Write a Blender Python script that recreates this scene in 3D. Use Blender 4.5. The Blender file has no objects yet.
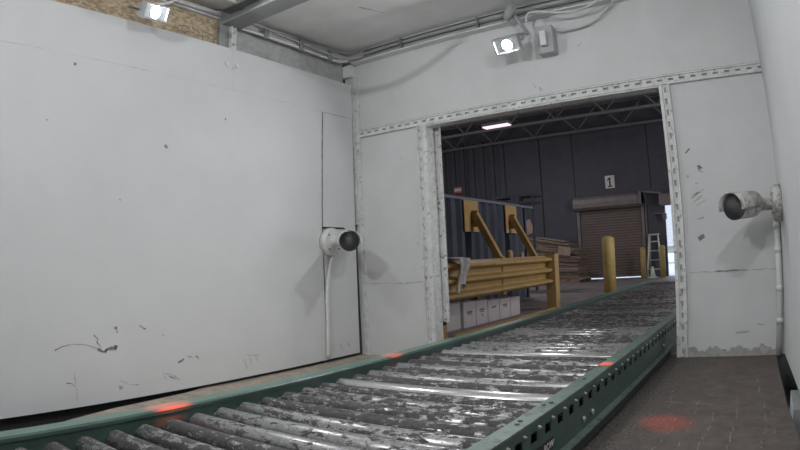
import bpy, bmesh, math, random
from mathutils import Vector, Matrix
random.seed(7)
scene = bpy.context.scene
COL = scene.collection
PI = math.pi

# ---------------------------------------------------------------- camera (wide security-camera lens)
cd = bpy.data.cameras.new('camera'); cam = bpy.data.objects.new('camera', cd); COL.objects.link(cam)
CR = Vector((0.82234313, 0.5671542, -0.04569354))
CU = Vector((0.07362705, -0.02643582, 0.99693541))
CF = Vector((-0.56420815, 0.82318726, 0.0634972))
mw = Matrix.Identity(4)
for i in range(3):
    mw[i][0] = CR[i]; mw[i][1] = CU[i]; mw[i][2] = -CF[i]
mw.translation = Vector((0, 0, 0.776))
cam.matrix_world = mw
cd.type = 'PANO'
cd.panorama_type = 'FISHEYE_LENS_POLYNOMIAL'
cd.sensor_fit = 'HORIZONTAL'; cd.sensor_width = 36.0; cd.sensor_height = 20.25
cd.clip_start = 0.02
FPX, KB = 604.426, 0.005129
pm = 800 / 36.0
cd.fisheye_fov = PI
cd.fisheye_polynomial_k0 = 0.0
cd.fisheye_polynomial_k1 = -(pm / FPX)
cd.fisheye_polynomial_k2 = 0.0
cd.fisheye_polynomial_k3 = -(pm ** 3) * KB / (FPX * 400.0 ** 2)
cd.fisheye_polynomial_k4 = 0.0
scene.camera = cam

# ---------------------------------------------------------------- world, lights, exposure
w = bpy.data.worlds.new('sky'); scene.world = w; w.use_nodes = True
w.node_tree.nodes['Background'].inputs[0].default_value = (0.80, 0.90, 1.0, 1)
w.node_tree.nodes['Background'].inputs[1].default_value = 2.0
scene.view_settings.view_transform = 'Standard'
scene.view_settings.look = 'None'
scene.view_settings.gamma = 1.0
scene.view_settings.exposure = 0.0
try:
    scene.cycles.use_denoising = True
    scene.cycles.max_bounces = 8
    scene.cycles.diffuse_bounces = 6
    scene.cycles.sample_clamp_indirect = 6.0
except Exception:
    pass

def area_light(name, loc, aim, sx, sy, power, color=(1, 1, 1)):
    l = bpy.data.lights.new(name, 'AREA'); l.shape = 'RECTANGLE'; l.size = sx; l.size_y = sy
    l.energy = power; l.color = color
    o = bpy.data.objects.new(name, l); COL.objects.link(o)
    o.location = loc
    o.rotation_euler = (Vector(aim) - Vector(loc)).to_track_quat('-Z', 'Y').to_euler()
    return o

def spot_light(name, loc, aim, power, half_deg, blend, color, sx=1.0):
    l = bpy.data.lights.new(name, 'SPOT'); l.energy = power; l.color = color
    l.spot_size = math.radians(half_deg * 2); l.spot_blend = blend; l.shadow_soft_size = 0.01
    o = bpy.data.objects.new(name, l); COL.objects.link(o)
    o.location = loc
    o.rotation_euler = (Vector(aim) - Vector(loc)).to_track_quat('-Z', 'Y').to_euler()
    return o

FLOOD_W = 21.8            # radiant power of each of the four floodlights of the booth
WHITE = (0.97, 0.985, 1.0)
area_light('rear_floodlight', (-1.5, -0.6, 2.58), (-1.7, 2.6, 1.75), 0.055, 0.04, FLOOD_W * 1.72, WHITE)
area_light('right_floodlight', (0.05, 1.6, 2.55), (-2.6, 2.2, 0.9), 0.06, 0.045, FLOOD_W * 0.95, WHITE)
# dim high-bay lighting of the warehouse, then fills added for roof and walls
area_light('high_bay_light', (-6.4, 13.9, 4.10), (-6.4, 13.9, 0), 0.66, 0.2, 50, (1.0, 0.93, 0.97))
area_light('high_bay_light', (1.6, 10.0, 4.3), (-1.5, 10.5, 0), 1.2, 0.3, 78, (1.0, 0.92, 0.95))
area_light('high_bay_light', (-10.5, 8.5, 4.3), (-8.5, 9.5, 0), 1.2, 0.3, 78, (1.0, 0.92, 0.95))
area_light('side_fill_light', (3.1, 9.5, 1.6), (-6, 10.5, 4.2), 4.0, 3.0, 115, (0.95, 0.96, 1.0))  # added fill with no door behind it; lifts roof, joists and walls
area_light('roof_fill_light', (2.3, 10.0, 2.4), (-5.0, 11.5, 5.2), 1.2, 0.3, 75, (1.0, 0.94, 0.96))  # added to brighten the roof from below, no fixture here
area_light('roof_fill_light', (-12.5, 9.0, 2.6), (-7.0, 11.0, 5.2), 1.2, 0.3, 75, (1.0, 0.94, 0.96))  # second added roof fill, from the left side
# red guide-line laser of the booth: the bright places of its lines
RED = (1.0, 0.05, 0.015)
spot_light('red_line_laser', (-1.15, 4.15, 2.62), (-2.075, 2.83, 0.245), 2600, 1.9, 1.0, RED)
spot_light('red_line_laser', (-1.15, 4.15, 2.62), (-0.775, 2.80, 0.245), 1600, 1.15, 1.0, RED)
spot_light('red_line_laser', (-1.15, 4.15, 2.62), (-0.45, 2.67, 0.0), 330, 2.9, 1.0, RED)
spot_light('red_line_laser', (-0.9, 2.60, 2.62), (-2.085, 1.29, 0.235), 3000, 2.3, 1.0, RED)

# ---------------------------------------------------------------- materials
MATS = {}
def _nt(name):
    m = bpy.data.materials.new(name); m.use_nodes = True
    nt = m.node_tree
    return m, nt, nt.nodes['Principled BSDF']

def _noise(nt, scale, detail=4.0, rough=0.6, coord='Object', stretch=None, offset_random=False):
    tc = nt.nodes.new('ShaderNodeTexCoord'); out = tc.outputs[coord]
    if stretch or offset_random:
        mp = nt.nodes.new('ShaderNodeMapping'); nt.links.new(out, mp.inputs['Vector'])
        if stretch: mp.inputs['Scale'].default_value = stretch
        if offset_random:
            oi = nt.nodes.new('ShaderNodeObjectInfo')
            mu = nt.nodes.new('ShaderNodeMath'); mu.operation = 'MULTIPLY'; mu.inputs[1].default_value = 57.0
            nt.links.new(oi.outputs['Random'], mu.inputs[0])
            cx = nt.nodes.new('ShaderNodeCombineXYZ')
            for k in range(3): nt.links.new(mu.outputs[0], cx.inputs[k])
            nt.links.new(cx.outputs[0], mp.inputs['Location'])
        out = mp.outputs[0]
    n = nt.nodes.new('ShaderNodeTexNoise'); n.inputs['Scale'].default_value = scale
    n.inputs['Detail'].default_value = detail; n.inputs['Roughness'].default_value = rough
    nt.links.new(out, n.inputs['Vector'])
    return n.outputs['Fac']

def _ramp(nt, fac, stops):
    r = nt.nodes.new('ShaderNodeValToRGB'); nt.links.new(fac, r.inputs[0])
    el = r.color_ramp.elements
    el[0].position = stops[0][0]; el[0].color = (*stops[0][1], 1)
    el[1].position = stops[-1][0]; el[1].color = (*stops[-1][1], 1)
    for p, c in stops[1:-1]:
        e = el.new(p); e.color = (*c, 1)
    return r.outputs[0]

def _mix(nt, fac, a, b):
    m = nt.nodes.new('ShaderNodeMix'); m.data_type = 'RGBA'
    nt.links.new(fac, m.inputs[0])
    for sock, v in ((m.inputs[6], a), (m.inputs[7], b)):
        if isinstance(v, tuple): sock.default_value = (*v, 1)
        else: nt.links.new(v, sock)
    return m.outputs[2]

def mat(name, c, rough=0.6, metal=0.0, scale=8.0, var=0.12, spot=None, spot_scale=40.0, spot_at=0.7, soft=0.04, stretch=None, bump=0.0, spec=None, detail=4.0):
    """plain coloured surface with slight mottling and, when asked for, specks or worn patches of another colour"""
    if name in MATS: return MATS[name]
    m, nt, b = _nt(name)
    f = _noise(nt, scale, detail, 0.6, stretch=stretch)
    lo = tuple(max(0, x * (1 - var)) for x in c); hi = tuple(min(1, x * (1 + var)) for x in c)
    col = _ramp(nt, f, [(0.3, lo), (0.7, hi)])
    if spot:
        g = _noise(nt, spot_scale, 5.0, 0.65, stretch=stretch)
        fac = _ramp(nt, g, [(spot_at - soft, (0, 0, 0)), (spot_at + soft, (1, 1, 1))])
        col = _mix(nt, fac, col, spot)
    nt.links.new(col, b.inputs['Base Color'])
    b.inputs['Roughness'].default_value = rough
    b.inputs['Metallic'].default_value = metal
    if spec is not None: b.inputs['Specular IOR Level'].default_value = spec
    if bump:
        bp = nt.nodes.new('ShaderNodeBump'); bp.inputs['Strength'].default_value = bump
        bp.inputs['Distance'].default_value = 0.01
        nt.links.new(f, bp.inputs['Height']); nt.links.new(bp.outputs[0], b.inputs['Normal'])
    MATS[name] = m
    return m

def emit(name, c, s):
    m, nt, b = _nt(name)
    b.inputs['Base Color'].default_value = (*c, 1)
    b.inputs['Emission Color'].default_value = (*c, 1)
    b.inputs['Emission Strength'].default_value = s
    return m

M_WALL = mat('white_wall_paint', (0.62, 0.63, 0.635), 0.85, spec=0.15, scale=1.6, var=0.035, spot=(0.42, 0.42, 0.42), spot_scale=34, spot_at=0.76, soft=0.03)
M_BACK = mat('white_back_wall_paint', (0.60, 0.61, 0.61), 0.85, spec=0.15, scale=2.4, var=0.05, spot=(0.40, 0.40, 0.39), spot_scale=30, spot_at=0.75, soft=0.03)
M_CEIL = mat('ceiling_paint', (0.82, 0.82, 0.815), 0.85, spec=0.15, scale=3.0, var=0.07, spot=(0.34, 0.34, 0.33), spot_scale=16, spot_at=0.76, soft=0.03)
M_WORN = mat('worn_white_steel', (0.62, 0.63, 0.62), 0.6, scale=14, var=0.12, spot=(0.30, 0.29, 0.28), spot_scale=30, spot_at=0.62, soft=0.05)
M_MOTTLE = mat('mottled_white_steel', (0.66, 0.67, 0.66), 0.55, scale=9, var=0.14, spot=(0.15, 0.14, 0.13), spot_scale=24, spot_at=0.62, soft=0.05)
M_TRIM = mat('white_trim_paint', (0.66, 0.67, 0.67), 0.5, scale=10, var=0.06, spot=(0.30, 0.29, 0.28), spot_scale=60, spot_at=0.70)
M_GAP = mat('dark_gap', (0.05, 0.05, 0.05), 0.8)
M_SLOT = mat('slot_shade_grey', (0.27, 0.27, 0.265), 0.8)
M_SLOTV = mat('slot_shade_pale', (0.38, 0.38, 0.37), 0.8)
M_CAMD = mat('camera_grimy_shell', (0.55, 0.54, 0.52), 0.5, scale=8, var=0.16, spot=(0.24, 0.215, 0.19), spot_scale=26, spot_at=0.55, soft=0.09)
M_SEAM = mat('painted_seam', (0.565, 0.57, 0.575), 0.85, spec=0.15)
M_DARK = mat('black_and_shade', (0.012, 0.012, 0.012), 0.7)  # plain black; also paints the shade in holes and gaps
M_GALV = mat('grey_galvanised_sheet', (0.40, 0.40, 0.40), 0.6, scale=12, var=0.16, spot=(0.24, 0.24, 0.24), spot_scale=20, spot_at=0.66)
M_BEAM = mat('grey_steel_beam', (0.26, 0.27, 0.27), 0.5, scale=6, var=0.1)
M_PIPE = mat('white_conduit', (0.66, 0.66, 0.65), 0.45, scale=20, var=0.08, spot=(0.25, 0.24, 0.23), spot_scale=40, spot_at=0.66)
M_CABLE = mat('grey_cable', (0.55, 0.55, 0.55), 0.5)
M_CABLED = mat('dark_cable', (0.12, 0.12, 0.12), 0.5)
M_SCUFF = mat('dark_scuff', (0.20, 0.19, 0.18), 0.8, scale=40, var=0.4)
M_SCUFFL = mat('pale_scuff', (0.40, 0.40, 0.395), 0.8, scale=40, var=0.2)
M_CAMW = mat('camera_white_shell', (0.62, 0.62, 0.61), 0.4, scale=10, var=0.08, spot=(0.28, 0.26, 0.23), spot_scale=34, spot_at=0.63)
M_CAMB = mat('camera_dark_rim', (0.10, 0.10, 0.11), 0.35)
M_GLASS = mat('camera_black_glass', (0.05, 0.05, 0.055), 0.12)
M_LED = mat('camera_ir_diode', (0.13, 0.13, 0.14), 0.3)
M_HOUSE = mat('floodlight_grey_shell', (0.40, 0.41, 0.42), 0.45)
M_STEEL = mat('bright_bolt_steel', (0.72, 0.72, 0.70), 0.3, metal=0.9)
M_GREEN = mat('green_machine_paint', (0.055, 0.098, 0.083), 0.42, scale=7, var=0.14, spot=(0.20, 0.21, 0.20), spot_scale=55, spot_at=0.70)
M_GREENT = mat('dirty_green_flange', (0.12, 0.175, 0.15), 0.42, scale=10, var=0.2, spot=(0.06, 0.06, 0.055), spot_scale=26, spot_at=0.60, soft=0.08)
M_YEL = mat('yellow_safety_paint', (0.385, 0.255, 0.095), 0.5, scale=6, var=0.14, spot=(0.13, 0.09, 0.04), spot_scale=24, spot_at=0.68)
M_YELB = mat('bright_yellow_bollard', (0.41, 0.31, 0.105), 0.55, scale=5, var=0.16, spot=(0.20, 0.15, 0.06), spot_scale=22, spot_at=0.68)
M_ORAN = mat('orange_timber_curb', (0.40, 0.24, 0.08), 0.7, scale=10, var=0.2)
M_NAVY = mat('dark_wall_paint', (0.066, 0.069, 0.088), 0.7, scale=2, var=0.14)
M_BLUE = mat('blue_corrugated_steel', (0.043, 0.051, 0.074), 0.55, scale=3, var=0.2)
M_ROOF = mat('dark_roof_deck', (0.52, 0.52, 0.53), 0.8, scale=3, var=0.15)
M_JOIST = mat('grey_joist_steel', (0.17, 0.17, 0.17), 0.6)
M_DOOR = mat('brown_roll_door', (0.155, 0.125, 0.115), 0.6, scale=4, var=0.14, stretch=(1, 1, 6))
M_HOOD = mat('grey_door_hood', (0.19, 0.175, 0.165), 0.55, scale=4, var=0.16)
M_CARTON = mat('pale_carton_board', (0.52, 0.49, 0.49), 0.75, scale=4, var=0.06)
M_INK = mat('dark_print_ink', (0.10, 0.09, 0.09), 0.8)
M_CARD = mat('brown_cardboard', (0.185, 0.138, 0.112), 0.85, scale=5, var=0.2)
M_CARDL = mat('pale_brown_cardboard', (0.26, 0.20, 0.165), 0.85, scale=5, var=0.18)
M_RAG = mat('grey_cloth', (0.50, 0.49, 0.47), 0.9, scale=10, var=0.25)
M_SIGN = mat('sign_white', (0.62, 0.60, 0.60), 0.5)
M_SIGNR = mat('sign_red', (0.42, 0.10, 0.10), 0.5)
M_ALU = mat('ladder_aluminium', (0.52, 0.52, 0.46), 0.45, metal=0.2)
M_CONE = mat('pale_cone_plastic', (0.56, 0.66, 0.55), 0.5)
M_FLOORW = mat('warehouse_concrete', (0.185, 0.166, 0.164), 0.6, scale=3, var=0.25, spot=(0.09, 0.082, 0.082), spot_scale=6, spot_at=0.62, soft=0.1)
M_OUT = mat('outdoor_paving', (0.62, 0.62, 0.66), 0.8)
M_GREYBOX = mat('grey_equipment', (0.14, 0.15, 0.18), 0.6)
M_PIT = mat('dark_pit', (0.07, 0.066, 0.062), 0.9)
M_SCR = mat('pale_scratch', (0.205, 0.175, 0.155), 0.8, scale=30, var=0.3)
M_RUBBER = mat('black_label', (0.015, 0.015, 0.016), 0.5)

def floor_plate_material():
    m, nt, b = _nt('dirty_brown_floor_plate')
    f = _noise(nt, 9.0, 8.0, 0.75)
    col = _ramp(nt, f, [(0.3, (0.055, 0.044, 0.038)), (0.52, (0.098, 0.079, 0.069)), (0.72, (0.140, 0.115, 0.102))])
    g = _noise(nt, 95.0, 3.0, 0.7)
    col = _mix(nt, _ramp(nt, g, [(0.62, (0, 0, 0)), (0.74, (1, 1, 1))]), col, (0.055, 0.048, 0.045))
    # gritty debris swept against the conveyor
    tc = nt.nodes.new('ShaderNodeTexCoord'); sp = nt.nodes.new('ShaderNodeSeparateXYZ'); nt.links.new(tc.outputs['Object'], sp.inputs[0])
    h = _noise(nt, 3.0, 4.0, 0.6)
    ad = nt.nodes.new('ShaderNodeMath'); ad.operation = 'MULTIPLY_ADD'; nt.links.new(h, ad.inputs[0]); ad.inputs[1].default_value = -0.5
    nt.links.new(sp.outputs[0], ad.inputs[2])
    edge = _ramp(nt, ad.outputs[0], [(0.0, (1, 1, 1)), (0.5, (0, 0, 0))])
    mr = nt.nodes.new('ShaderNodeMapRange'); nt.links.new(ad.outputs[0], mr.inputs[0])
    mr.inputs[1].default_value = -0.92; mr.inputs[2].default_value = -0.62; mr.inputs[3].default_value = 1.0; mr.inputs[4].default_value = 0.0
    k = _noise(nt, 70.0, 3.0, 0.7)
    grit = _ramp(nt, k, [(0.38, (0.020, 0.019, 0.018)), (0.55, (0.085, 0.075, 0.068)), (0.70, (0.34, 0.31, 0.28))])
    mm = nt.nodes.new('ShaderNodeMath'); mm.operation = 'MULTIPLY'; nt.links.new(mr.outputs[0], mm.inputs[0]); mm.inputs[1].default_value = 0.85
    col = _mix(nt, mm.outputs[0], col, grit)
    nt.links.new(col, b.inputs['Base Color'])
    b.inputs['Roughness'].default_value = 0.75
    bp = nt.nodes.new('ShaderNodeBump'); bp.inputs['Strength'].default_value = 0.3; bp.inputs['Distance'].default_value = 0.01
    nt.links.new(g, bp.inputs['Height']); nt.links.new(bp.outputs[0], b.inputs['Normal'])
    return m
M_PLATE = floor_plate_material()
M_BEIGE = mat('dusty_beige_floor', (0.36, 0.31, 0.255), 0.85, scale=14, var=0.25, spot=(0.15, 0.13, 0.11), spot_scale=30, spot_at=0.64, soft=0.06)

def roller_material():
    m, nt, b = _nt('worn_roller_steel')
    f = _noise(nt, 40.0, 7.0, 0.72, stretch=(0.45, 1, 1), offset_random=True)
    oi = nt.nodes.new('ShaderNodeObjectInfo')
    sh = nt.nodes.new('ShaderNodeMath'); sh.operation = 'MULTIPLY_ADD'
    nt.links.new(oi.outputs['Random'], sh.inputs[0]); sh.inputs[1].default_value = 0.15; sh.inputs[2].default_value = -0.085
    ad = nt.nodes.new('ShaderNodeMath'); ad.operation = 'ADD'; nt.links.new(f, ad.inputs[0]); nt.links.new(sh.outputs[0], ad.inputs[1])
    k = _ramp(nt, ad.outputs[0], [(0.485, (0, 0, 0)), (0.535, (1, 1, 1))])
    g = _noise(nt, 60.0, 4.0, 0.7, offset_random=True)
    dirt = _ramp(nt, g, [(0.3, (0.018, 0.017, 0.017)), (0.7, (0.080, 0.075, 0.075))])
    steel = _ramp(nt, g, [(0.3, (0.26, 0.26, 0.26)), (0.7, (0.48, 0.478, 0.475))])
    nt.links.new(_mix(nt, k, dirt, steel), b.inputs['Base Color'])
    mt = nt.nodes.new('ShaderNodeMath'); mt.operation = 'MULTIPLY'; nt.links.new(k, mt.inputs[0]); mt.inputs[1].default_value = 0.8
    nt.links.new(mt.outputs[0], b.inputs['Metallic'])
    rr = nt.nodes.new('ShaderNodeMapRange'); nt.links.new(k, rr.inputs[0]); rr.inputs[3].default_value = 0.6; rr.inputs[4].default_value = 0.33
    nt.links.new(rr.outputs[0], b.inputs['Roughness'])
    bp = nt.nodes.new('ShaderNodeBump'); bp.inputs['Strength'].default_value = 0.35; bp.inputs['Distance'].default_value = 0.003
    nt.links.new(k, bp.inputs['Height']); nt.links.new(bp.outputs[0], b.inputs['Normal'])
    return m
M_ROLL = roller_material()

def osb_material():
    m, nt, b = _nt('oriented_strand_board')
    tc = nt.nodes.new('ShaderNodeTexCoord'); mp = nt.nodes.new('ShaderNodeMapping'); nt.links.new(tc.outputs['Object'], mp.inputs[0])
    mp.inputs['Scale'].default_value = (1, 30, 70)
    v = nt.nodes.new('ShaderNodeTexVoronoi'); nt.links.new(mp.outputs[0], v.inputs['Vector']); v.inputs['Scale'].default_value = 1.0
    sp = nt.nodes.new('ShaderNodeSeparateColor'); nt.links.new(v.outputs['Color'], sp.inputs[0])
    col = _ramp(nt, sp.outputs[0], [(0.0, (0.26, 0.19, 0.12)), (0.5, (0.42, 0.33, 0.22)), (1.0, (0.55, 0.45, 0.32))])
    nt.links.new(col, b.inputs['Base Color']); b.inputs['Roughness'].default_value = 0.85
    return m
M_OSB = osb_material()

# ---------------------------------------------------------------- mesh helpers
class MB:
    def __init__(s): s.bm = bmesh.new()
    def _add(s, verts, faces, mi=0, smooth=False):
        vs = [s.bm.verts.new(v) for v in verts]
        for f in faces:
            try:
                fc = s.bm.faces.new([vs[i] for i in f]); fc.material_index = mi; fc.smooth = smooth
            except ValueError: pass
        return s
    def box(s, a, b, mi=0, M=None):
        x0, y0, z0 = a; x1, y1, z1 = b
        v = [Vector(p) for p in ((x0, y0, z0), (x1, y0, z0), (x1, y1, z0), (x0, y1, z0), (x0, y0, z1), (x1, y0, z1), (x1, y1, z1), (x0, y1, z1))]
        if M is not None: v = [M @ p for p in v]
        return s._add(v, [(0, 3, 2, 1), (4, 5, 6, 7), (0, 1, 5, 4), (1, 2, 6, 5), (2, 3, 7, 6), (3, 0, 4, 7)], mi)
    def bar(s, p, q, w, h, mi=0, up=(0, 0, 1)):
        p, q = Vector(p), Vector(q); d = (q - p).normalized()
        u = Vector(up); x = d.cross(u)
        if x.length < 1e-4: x = d.cross(Vector((0, 1, 0)))
        x.normalize(); y = x.cross(d)
        v = []
        for c in (p, q):
            for a, b in ((-1, -1), (1, -1), (1, 1), (-1, 1)): v.append(c + x * (a * w / 2) + y * (b * h / 2))
        return s._add(v, [(0, 1, 2, 3), (7, 6, 5, 4), (0, 4, 5, 1), (1, 5, 6, 2), (2, 6, 7, 3), (3, 7, 4, 0)], mi)
    def tube(s, pts, r, seg=10, mi=0, cap=True):
        pts = [Vector(p) for p in pts]; n = len(pts)
        rs = r if isinstance(r, (list, tuple)) else [r] * n
        rings = []; prev = None
        for i, p in enumerate(pts):
            d = (pts[min(i + 1, n - 1)] - pts[max(i - 1, 0)])
            if d.length < 1e-9: d = Vector((0, 0, 1))
            d.normalize()
            if prev is None:
                a = Vector((0, 0, 1)) if abs(d.z) < 0.9 else Vector((1, 0, 0))
                x = d.cross(a).normalized()
            else:
                x = (prev - d * prev.dot(d)).normalized()
            prev = x; y = d.cross(x)
            rings.append([s.bm.verts.new(p + (x * math.cos(2 * PI * k / seg) + y * math.sin(2 * PI * k / seg)) * rs[i]) for k in range(seg)])
        for i in range(n - 1):
            for k in range(seg):
                f = s.bm.faces.new((rings[i][k], rings[i][(k + 1) % seg], rings[i + 1][(k + 1) % seg], rings[i + 1][k]))
                f.material_index = mi; f.smooth = True
        if cap:
            for rg, rev in ((rings[0], True), (rings[-1], False)):
                f = s.bm.faces.new(rg[::-1] if rev else rg); f.material_index = mi
        return s
    def cyl(s, p, q, r, seg=20, mi=0, r2=None): return s.tube([p, q], [r, r if r2 is None else r2], seg, mi)
    def prism(s, poly, axis, a, b, mi=0):
        """extrude a 2-D outline along an axis from a to b"""
        def P(u, v, t): return {'x': (t, u, v), 'y': (u, t, v), 'z': (u, v, t)}[axis]
        n = len(poly)
        v = [P(u, w_, a) for u, w_ in poly] + [P(u, w_, b) for u, w_ in poly]
        f = [tuple(range(n))[::-1], tuple(range(n, 2 * n))] + [(i, (i + 1) % n, n + (i + 1) % n, n + i) for i in range(n)]
        s._add(v, f, mi)
        return s
    def build(s, name, mats, parent=None, bevel=0.0):
        bmesh.ops.recalc_face_normals(s.bm, faces=s.bm.faces)
        me = bpy.data.meshes.new(name); s.bm.to_mesh(me); s.bm.free()
        for m in (mats if isinstance(mats, (list, tuple)) else [mats]): me.materials.append(m)
        o = bpy.data.objects.new(name, me); COL.objects.link(o)
        if parent is not None: o.parent = parent; o.matrix_parent_inverse = parent.matrix_world.inverted()
        if bevel:
            md = o.modifiers.new('bevel', 'BEVEL'); md.width = bevel; md.segments = 2; md.limit_method = 'ANGLE'
        return o

def structure(o, kind='structure'):
    o['kind'] = kind; return o
def tag(o, label, cat, group=None):
    o['label'] = label; o['category'] = cat
    if group: o['group'] = group
    return o
def thing(name, loc, label, cat, group=None):
    o = bpy.data.objects.new(name, None); COL.objects.link(o); o.location = loc; o.empty_display_size = 0.1
    o.matrix_world = Matrix.Translation(Vector(loc))
    return tag(o, label, cat, group)
def copy_tree(o, parent=None):
    c = o.copy(); COL.objects.link(c)
    if parent is not None:
        c.parent = parent; c.matrix_parent_inverse = o.matrix_parent_inverse.copy()
    for ch in list(o.children): copy_tree(ch, c)
    return c
def smooth_path(pts, n=8):
    pts = [Vector(p) for p in pts]; out = []
    for i in range(len(pts) - 1):
        p0 = pts[max(i - 1, 0)]; p1 = pts[i]; p2 = pts[i + 1]; p3 = pts[min(i + 2, len(pts) - 1)]
        for k in range(n):
            t = k / n
            out.append(0.5 * ((2 * p1) + (p2 - p0) * t + (2 * p0 - 5 * p1 + 4 * p2 - p3) * t * t + (3 * p1 - p0 - 3 * p2 + p3) * t ** 3))
    out.append(pts[-1]); return out
def groove(parent, name, pts, wd, material, axis, jitter=0.0, off=0.0015):
    """thin raised-by-a-millimetre stroke on a wall plane; axis = the plane's normal axis with sign"""
    nrm = Vector(axis); mb = MB(); pts = [Vector(p) for p in pts]
    q = []
    for i in range(len(pts) - 1):
        m = max(1, int((pts[i + 1] - pts[i]).length / 0.03))
        for k in range(m): q.append(pts[i].lerp(pts[i + 1], k / m))
    q.append(pts[-1])
    n = len(q); prev = None
    for i, p in enumerate(q):
        d = (q[min(i + 1, n - 1)] - q[max(i - 1, 0)]).normalized(); sd = d.cross(nrm)
        wv = wd * (1 + random.uniform(-jitter, jitter)) / 2
        jit = sd * random.uniform(-jitter, jitter) * wd * 0.6
        a = mb.bm.verts.new(p + sd * wv + nrm * off + jit); b = mb.bm.verts.new(p - sd * wv + nrm * off + jit)
        if prev: mb.bm.faces.new((prev[0], a, b, prev[1]))
        prev = (a, b)
    return mb.build(name, material, parent)

# ---------------------------------------------------------------- dimensions of the booth
D = 4.358; XL = -3.444; XR = 0.135; HC = 2.79; HP = 2.467; YF = -3.0
DL, DR = -2.70, -0.605         # door opening
HH = 1.975

# floors
mb = MB(); mb.prism([(-1.75, YF), (0.20, YF), (0.165, 1.9), (0.155, 2.45), (0.118, 3.0), (0.086, 3.9), (0.078, D + 0.1), (-1.75, D + 0.1)], 'z', -0.03, 0.0)
structure(mb.build('floor', M_PLATE))
mb = MB(); mb.prism([(-3.62, 2.9), (-3.43, 2.35), (-3.37, 1.75), (-3.27, 1.38), (-3.13, 1.10), (-3.0, 0.6), (-2.4, 0.3), (-1.75, 0.3), (-1.75, D + 0.1), (-3.62, D + 0.1)], 'z', -0.07, -0.05); structure(mb.build('floor_left', M_BEIGE))
mb = MB(); mb.box((-3.62, YF, -0.22), (-1.75, D + 0.1, -0.18)); structure(mb.build('floor_left_pit', M_DARK))
mb = MB(); mb.box((-0.2, YF, -0.30), (0.8, D + 0.1, -0.25)); structure(mb.build('floor_pit', M_PIT))
mb = MB(); mb.box((-15, D + 0.1, -0.1), (3.2, 17.62, 0.0)); structure(mb.build('floor_warehouse', M_FLOORW))
mb = MB(); mb.box((-30, 17.62, -0.12), (25, 60, -0.02)); structure(mb.build('ground', M_OUT))

# ceiling of the booth
mb = MB(); mb.box((-3.62, YF, HC), (0.8, D + 0.14, HC + 0.08)); ceil = structure(mb.build('ceiling', M_CEIL))
groove(ceil, 'panel_seam', [(-3.4, 1.2, HC), (0.3, 1.2, HC)], 0.012, M_GAP, (0, 0, -1))
for pts in ([(-2.35, 3.42, HC), (-2.22, 3.52, HC)], [(-2.30, 3.62, HC), (-2.12, 3.66, HC), (-1.96, 3.62, HC)], [(-2.7, 3.5, HC), (-2.62, 3.72, HC)], [(-2.05, 3.3, HC), (-2.0, 3.36, HC)]):
    groove(ceil, 'scuff_mark', pts, 0.012, M_SCUFFL, (0, 0, -1), 0.6)

# back wall with its door opening
mb = MB()
mb.box((-3.62, D, -0.2), (DL, D + 0.10, HH)); mb.box((DR, D, 0), (0.8, D + 0.10, HH)); mb.box((-3.62, D, HH), (0.8, D + 0.10, HC))
back = structure(mb.build('wall_back', M_BACK))
mb = MB(); mb.box((-0.2, D - 0.005, -0.3), (0.8, D + 0.1, 0.0)); structure(mb.build('wall_back_footing', M_PIT))
# left wall: backing with strand board, steel sheet, then the white panels in front
mb = MB(); mb.box((-3.60, YF, -0.2), (-3.53, D, HC)); structure(mb.build('wall_left', M_GAP))
mb = MB(); mb.box((-3.53, YF, 2.0), (-3.505, 2.74, HC)); osb = structure(mb.build('wall_left_strand_board', M_OSB))
mb = MB(); mb.box((-3.53, 2.86, 2.0), (-3.505, 4.27, HC)); galv = structure(mb.build('wall_left_steel_sheet', M_GALV))
mb = MB(); mb.prism([(YF, -0.035), (3.848, -0.024), (3.848, 1.11), (3.893, 2.13), (3.893, HP), (YF, HP - 0.06 * 0)], 'x', XL - 0.03, XL)
pan = structure(mb.build('wall_left_panel', M_WALL))
mb = MB(); mb.prism([(3.852, -0.022), (4.285, -0.022), (4.303, 1.2), (4.318, HP), (3.893, HP), (3.893, 2.13), (3.852, 1.115), (4.14, 1.115), (4.14, 1.10), (3.852, 1.10)], 'x', XL - 0.03, XL)
pan2 = structure(mb.build('wall_left_end_panel', M_WALL))
mb = MB(); mb.box((XL - 0.06, 3.83, -0.05), (XL - 0.031, D, 1.15)); structure(mb.build('wall_left_backing', M_GAP))
# right wall, slightly splayed, and the wall behind the camera
mb = MB()
mb.prism([(0.134, D), (0.28, 1.0), (0.42, YF), (0.7, YF), (0.7, D)], 'z', 0.02, HC)
rwall = structure(mb.build('wall_right', M_WALL))
mb = MB(); mb.box((0.62, YF, -0.3), (0.7, D, 0.03)); structure(mb.build('wall_right_footing', M_PIT))
mb = MB(); mb.box((-3.62, YF - 0.1, -0.3), (0.8, YF, HC)); structure(mb.build('wall_front', M_WALL))

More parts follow.
